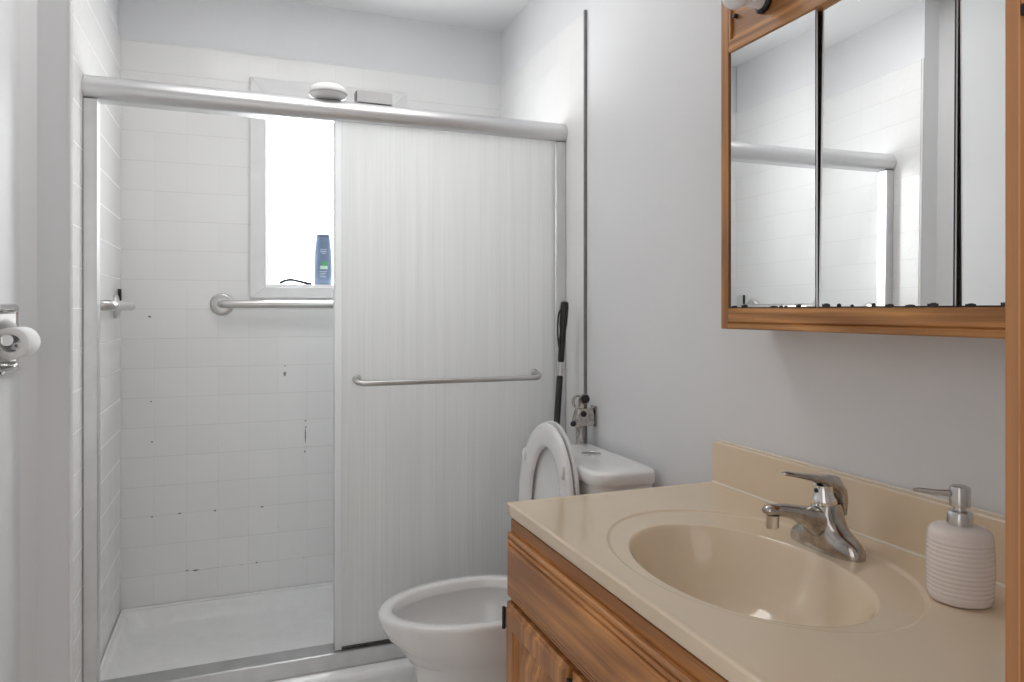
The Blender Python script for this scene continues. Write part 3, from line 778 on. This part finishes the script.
sl = obj('sink_slab', bm, M['marble'], top, angle=0)
md = sl.modifiers.new('wn', 'WEIGHTED_NORMAL'); md.weight = 100; md.keep_sharp = False
obj('backsplash', B((-0.020, 0.0065, ty0, ty1-0.001, D+0.0012, 0.9255)), M['marble'], top, bevel=0.003, seg=3)
bm = bmesh.new(); tube(bm, [(-0.0205, ty0+0.004, D+0.0012), (-0.0205, ty1-0.006, D+0.0012)], 0.0028, 10)
tube(bm, [(-0.0010, ty0+0.004, 0.9262), (-0.0010, ty1-0.006, 0.9262)], 0.0024, 10)
obj('caulk_line', bm, M['caulk'], top)
bm = bmesh.new(); cyl(bm, (bcx+0.013, bcy, D-0.1325), (bcx+0.013, bcy, D-0.128), 0.021); obj('drain', bm, M['chrome'], top, bevel=0.001)

# ------------------------------------------------------------------ faucet
FXc, FYc = -0.120, 0.947
fz = D-0.0040
fau = thing('faucet', 'water-spotted chrome single lever faucet behind the cream basin', 'faucet', (FXc, FYc, fz))
bm = bmesh.new()
def stad(hx, hy, z, cx=FXc, cy=FYc, n=40):
    out = []
    for k in range(n):
        t = 2*PI*k/n; c, s = math.cos(t), math.sin(t)
        out.append((cx+hx*(abs(c)**0.9)*(1 if c > 0 else -1), cy+hy*(abs(s)**0.72)*(1 if s > 0 else -1), z))
    return out
def ring_at(z, x, hx, hy, lean=0.0):
    return [(p[0], p[1], p[2]+lean*(p[0]-x)) for p in stad(hx, hy, fz+z, cx=x)]
loft(bm, [ring_at(0.0, FXc, 0.0270, 0.0765), ring_at(0.004, FXc, 0.0275, 0.0770), ring_at(0.012, FXc, 0.0270, 0.0755), ring_at(0.020, FXc, 0.0262, 0.0700), ring_at(0.027, FXc, 0.0258, 0.0600), ring_at(0.033, FXc, 0.0255, 0.0480), ring_at(0.040, FXc, 0.0255, 0.0380),
          ring_at(0.050, FXc, 0.0255, 0.0310), ring_at(0.062, FXc, 0.0250, 0.0265), ring_at(0.072, FXc+0.001, 0.0225, 0.0240), ring_at(0.078, FXc+0.001, 0.0195, 0.0220)])
body = obj('base_body', bm, M['tarnish'], fau, angle=60)
# spout reaching out over the bowl, rising a little to its end
bm = bmesh.new()
sec = []
for x, z, hw, hh in ((-0.100, 0.038, 0.025, 0.034), (-0.124, 0.042, 0.024, 0.0305), (-0.142, 0.0495, 0.0220, 0.0245), (-0.158, 0.0575, 0.0200, 0.0185), (-0.178, 0.066, 0.0175, 0.0140), (-0.202, 0.0725, 0.0155, 0.0112), (-0.222, 0.0755, 0.0135, 0.0100), (-0.236, 0.0765, 0.0115, 0.0085), (-0.243, 0.0765, 0.006, 0.0045)):
    sec.append([(x-0.008, FYc+hw*math.cos(2*PI*k/24), fz+z+hh*math.sin(2*PI*k/24)) for k in range(24)])
loft(bm, sec)
spt = obj('spout', bm, M['tarnish'], fau, angle=60)
bm = bmesh.new()
lathe(bm, [(0.0095, 0), (0.0105, 0.002), (0.0105, 0.018), (0.0115, 0.022)], (-0.235, FYc, fz+0.046), (0.06, 0, 1), 24)
obj('aerator', bm, M['chrome'], spt, angle=50)
# cartridge cap and lever
bm = bmesh.new()
lathe(bm, [(0.0200, 0.0), (0.0215, 0.003), (0.0205, 0.010), (0.0180, 0.015), (0.0165, 0.018), (0.0162, 0.034)], (FXc-0.003, FYc, fz+0.0745), (-0.10, 0, 1), 32)
obj('cartridge_cap', bm, M['chrome'], fau, angle=50)
bm = bmesh.new(); sec = []
for x, z, hw, hh in ((-0.0835, 0.060, 0.0185, 0.008), (-0.0845, 0.080, 0.0215, 0.012), (-0.088, 0.098, 0.0225, 0.0145), (-0.098, 0.110, 0.0225, 0.0150), (-0.114, 0.1175, 0.0205, 0.0110), (-0.132, 0.1225, 0.0175, 0.0075), (-0.152, 0.127, 0.014, 0.0055), (-0.175, 0.1320, 0.011, 0.0044), (-0.197, 0.1365, 0.0095, 0.0036), (-0.204, 0.1378, 0.005, 0.002)):
    sec.append([(x-0.008+(0.8*hh if z < 0.1 else 0.35*hh)*math.sin(2*PI*k/24), FYc+0.88*hw*math.cos(2*PI*k/24), fz+z-0.003+(0.35*hh if z < 0.1 else hh)*math.sin(2*PI*k/24)) for k in range(24)])
loft(bm, sec)
lev = obj('lever', bm, M['tarnish'], fau, angle=60)
bm = bmesh.new(); lathe(bm, [(0.004, 0), (0.004, 0.001), (0.002, 0.0015)], (FXc-0.0222, FYc, fz+0.100), (-1, 0, 0.1), 14)
obj('set_screw', bm, M['darkmetal'], lev)

# ------------------------------------------------------------------ soap dispenser
SX, SY = -0.124, 0.702
sd = thing('soap_dispenser', 'ribbed pale ceramic soap dispenser with silver pump on the sink top', 'soap dispenser', (SX, SY, D+0.0003))
bm = bmesh.new()
prof = [(0.032, 0.0), (0.0375, 0.002), (0.0395, 0.005)]
z = 0.008
for k in range(13):
    env = 0.0403+0.0012*math.sin(PI*(z-0.008)/0.080)
    prof += [(env-0.0007, z), (env, z+0.0018), (env, z+0.0042), (env-0.0007, z+0.0058)]
    z += 0.0061
prof += [(0.0398, z+0.003), (0.0385, z+0.008), (0.035, z+0.0125), (0.028, z+0.0155), (0.020, z+0.0168), (0.0170, z+0.017)]
ztop = z+0.017
lathe(bm, prof, (SX, SY, D+0.0003), n=64)
obj('bottle', bm, M['ceramic'], sd, angle=60)
zc = D+0.0003+ztop
bm = bmesh.new(); lathe(bm, [(0.0160, 0.0002), (0.0163, 0.002), (0.0158, 0.014), (0.0150, 0.018), (0.0125, 0.0195), (0.0080, 0.020), (0.0080, 0.0245)], (SX, SY, zc), n=36)
pc = obj('pump_collar', bm, M['pump'], sd, angle=50)
bm = bmesh.new(); lathe(bm, [(0.009, 0.0246), (0.0128, 0.0256), (0.0132, 0.028), (0.0130, 0.049), (0.0120, 0.0525), (0.008, 0.054)], (SX, SY, zc), n=36)
phd = obj('pump_head', bm, M['pump'], sd, angle=50)
bm = bmesh.new()
dv = Vector((-0.82, 0.57, 0)).normalized()
base = Vector((SX, SY, zc+0.0425))
tube(bm, [base+dv*0.0130, base+dv*0.03, base+dv*0.052+Vector((0, 0, 0.0022)), base+dv*0.058+Vector((0, 0, 0.0018))], [0.0048, 0.0044, 0.0034, 0.0025], 14)
obj('pump_spout', bm, M['pump'], phd, angle=60)

# ================================================================== MIRROR CABINET
MX = -0.110
CY0, CY1 = 0.430, 1.245
mc = thing('mirror_cabinet', 'golden oak mirror cabinet with three mirror doors on the right wall', 'mirror cabinet', (0.0, 0.84, 1.193))
obj('cabinet_box', B((MX+0.016, 0.0075, CY0+0.004, CY1-0.004, 1.197, 2.03)), M['oak_v'], mc, smooth=False)
obj('stile', B((MX, MX+0.0158, 1.2215, CY1, 1.193, 2.03)), M['oak_v'], mc, bevel=0.0015)
obj('stile', B((MX, MX+0.0158, CY0, CY0+0.0235, 1.193, 2.03)), M['oak_v'], mc, bevel=0.0015)
bm = bmesh.new()
prism(bm, [(MX, 1.2355), (MX+0.0158, 1.2355), (MX+0.0158, 1.193), (MX+0.003, 1.193), (MX-0.0015, 1.196), (MX-0.0015, 1.204), (MX+0.003, 1.206), (MX, 1.209)], 'y', CY0+0.0237, 1.2213)
obj('bottom_rail', bm, M['oak_h'], mc, smooth=False)
obj('upper_rail', B((MX, MX+0.0158, CY0+0.0237, 1.2213, 1.764, 1.790)), M['oak_h'], mc, bevel=0.0015)
obj('light_bar_panel', B((MX+0.006, MX+0.0158, CY0+0.0237, 1.2213, 1.7902, 2.0298)), M['oak_h'], mc, smooth=False)
obj('panel_bead', B((MX+0.0005, MX+0.0058, 1.2145, 1.2213, 1.7902, 2.0298)), M['oak_v'], mc, bevel=0.001)
# light sockets and bulbs on the light bar
for k in range(4):
    by, bz = 1.120-0.19*k, 1.832
    bm = bmesh.new(); lathe(bm, [(0.024, 0.0), (0.024, 0.005), (0.0215, 0.009), (0.020, 0.010)], (MX+0.0058, by, bz), (-1, 0, 0), 32)
    sk = obj('socket_ring', bm, M['blackplastic'], mc, angle=50)
    bm = bmesh.new(); lathe(bm, [(0.017, 0.0), (0.017, 0.020), (0.015, 0.026)], (MX-0.0042, by, bz), (-1, 0, 0), 28)
    obj('socket', bm, M['seat'], sk, angle=50)
    bm = bmesh.new()
    prof = [(0.0145, 0.0), (0.016, 0.008)]
    Rb = 0.0252
    for q in range(1, 15):
        a = PI*(0.82-0.82*q/14)
        prof.append((Rb*math.sin(a)+0.0001, 0.012+Rb*0.80+Rb*math.cos(a)))
    lathe(bm, prof, (MX-0.0302, by, bz), (-1, 0, 0), 32)
    obj('bulb', bm, M['bulb'], sk, angle=60)
bm = bmesh.new(); cyl(bm, (MX+0.0058, 1.202, 1.834), (MX-0.003, 1.202, 1.834), 0.0045, n=14)
obj('screw', bm, M['darkmetal'], mc)
# three mirror doors: the middle one stands a little ajar
def mirror_door(y0, y1, swing, tilt):
    z0, z1 = 1.2362, 1.7635
    piv = Vector((MX+0.004, (y0+y1)/2, (z0+z1)/2))
    rot = Matrix.Translation(piv) @ Matrix.Rotation(swing, 4, 'Z') @ Matrix.Rotation(tilt, 4, 'Y') @ Matrix.Translation(-piv)
    bm = B((MX+0.004, MX+0.0068, y0+0.0008, y1-0.0008+(0.010 if y1 < 1.2 else 0), z0, z1))
    bm.transform(rot)
    d = obj('mirror_door', bm, [M['mirror'], M['alu']], mc, smooth=False)
    for p in d.data.polygons: p.material_index = 0 if p.normal.x < -0.9 else 1
    rnd = random.Random(int(y0*1000))
    bm = bmesh.new()   # blackened silvering creeping in from the edges
    e = MX+0.0037
    def strip(ya, yb, za, zb): box(bm, e, MX+0.0042, ya, yb, za, zb)
    strip(y0+0.0008, y1-0.0008, z0, z0+0.0016)
    strip(y0+0.0009, y0+0.0032, z0, z1)
    if y1 > 1.2: strip(y1-0.0020, y1-0.0006, z0, z1)
    y = y0+0.004
    while y < y1-0.02:
        w = 0.004+0.016*rnd.random()
        if rnd.random() < 0.55:
            h = 0.0015+0.0028*rnd.random()
            strip(y, y+w, z0+0.0016, z0+0.0016+h); strip(y+w*0.2, y+w*0.7, z0+0.0016+h, z0+0.0016+h*1.35)
        y += w+0.004
    bm.transform(rot)
    obj('blackened_edge', bm, M['darkmetal'], d, smooth=False)
    return d
DO = 0.0
mirror_door(0.983, 1.2210, 0.0, 0.0)
mirror_door(0.716, 0.983, math.radians(-2.7), math.radians(0.5))
mirror_door(0.4545, 0.716, 0.0, 0.0)

# ================================================================== PAPER HOLDER AND ROLL
HYc, HZc = 1.940, 1.167
ph = thing('paper_holder', 'chrome recessed toilet paper holder set into the left wall', 'paper holder', (XLW, HYc, HZc))
a, b_ = 0.080, 0.0655
bm = bmesh.new()
def sq(h, x, r=0.012): return [(x, p[0], p[1]) for p in [(q[0], q[1]) for q in rr(HYc-h, HYc+h, HZc-h, HZc+h, 0, r)]]
loft(bm, [sq(0.0805, XLW+0.0005), sq(0.0805, XLW+0.003), sq(0.078, XLW+0.007), sq(0.068, XLW+0.007), sq(0.0655, XLW+0.003, 0.010), sq(0.0650, XLW-0.03, 0.010), sq(0.050, XLW-0.062, 0.02), sq(0.02, XLW-0.068, 0.01)], False, True)
obj('frame', bm, M['chrome'], ph, angle=50)
RXc = -1.536
bm = bmesh.new(); cyl(bm, (RXc, HYc-0.0625, HZc-0.002), (RXc, HYc+0.0625, HZc-0.002), 0.0115, n=24)
for s in (1, -1):
    cyl(bm, (RXc, HYc+s*0.0525, HZc-0.002), (RXc, HYc+s*0.0635, HZc-0.002), 0.0125, n=24)
obj('roller', bm, M['chrome'], ph, angle=50)
obj('lip', B((XLW+0.0072, XLW+0.016, HYc-0.066, HYc+0.066, HZc-0.0795, HZc-0.070)), M['chrome'], ph, bevel=0.003)
bm = bmesh.new()
prof = [(0.0205, -0.051), (0.0345, -0.051), (0.036, -0.0495), (0.036, 0.0495), (0.0345, 0.051), (0.0205, 0.051), (0.0195, 0.050), (0.0195, -0.050), (0.0205, -0.051)]
lathe(bm, prof, (RXc+0.003, HYc, HZc-0.0095), (0, 1, 0), 48, caps=False)
bmesh.ops.remove_doubles(bm, verts=bm.verts[:], dist=1e-5)
pr = obj('toilet_paper_roll', bm, M['paper'], angle=50)
tag(pr, 'white toilet paper roll, nearly used up, in the chrome holder', 'toilet paper')
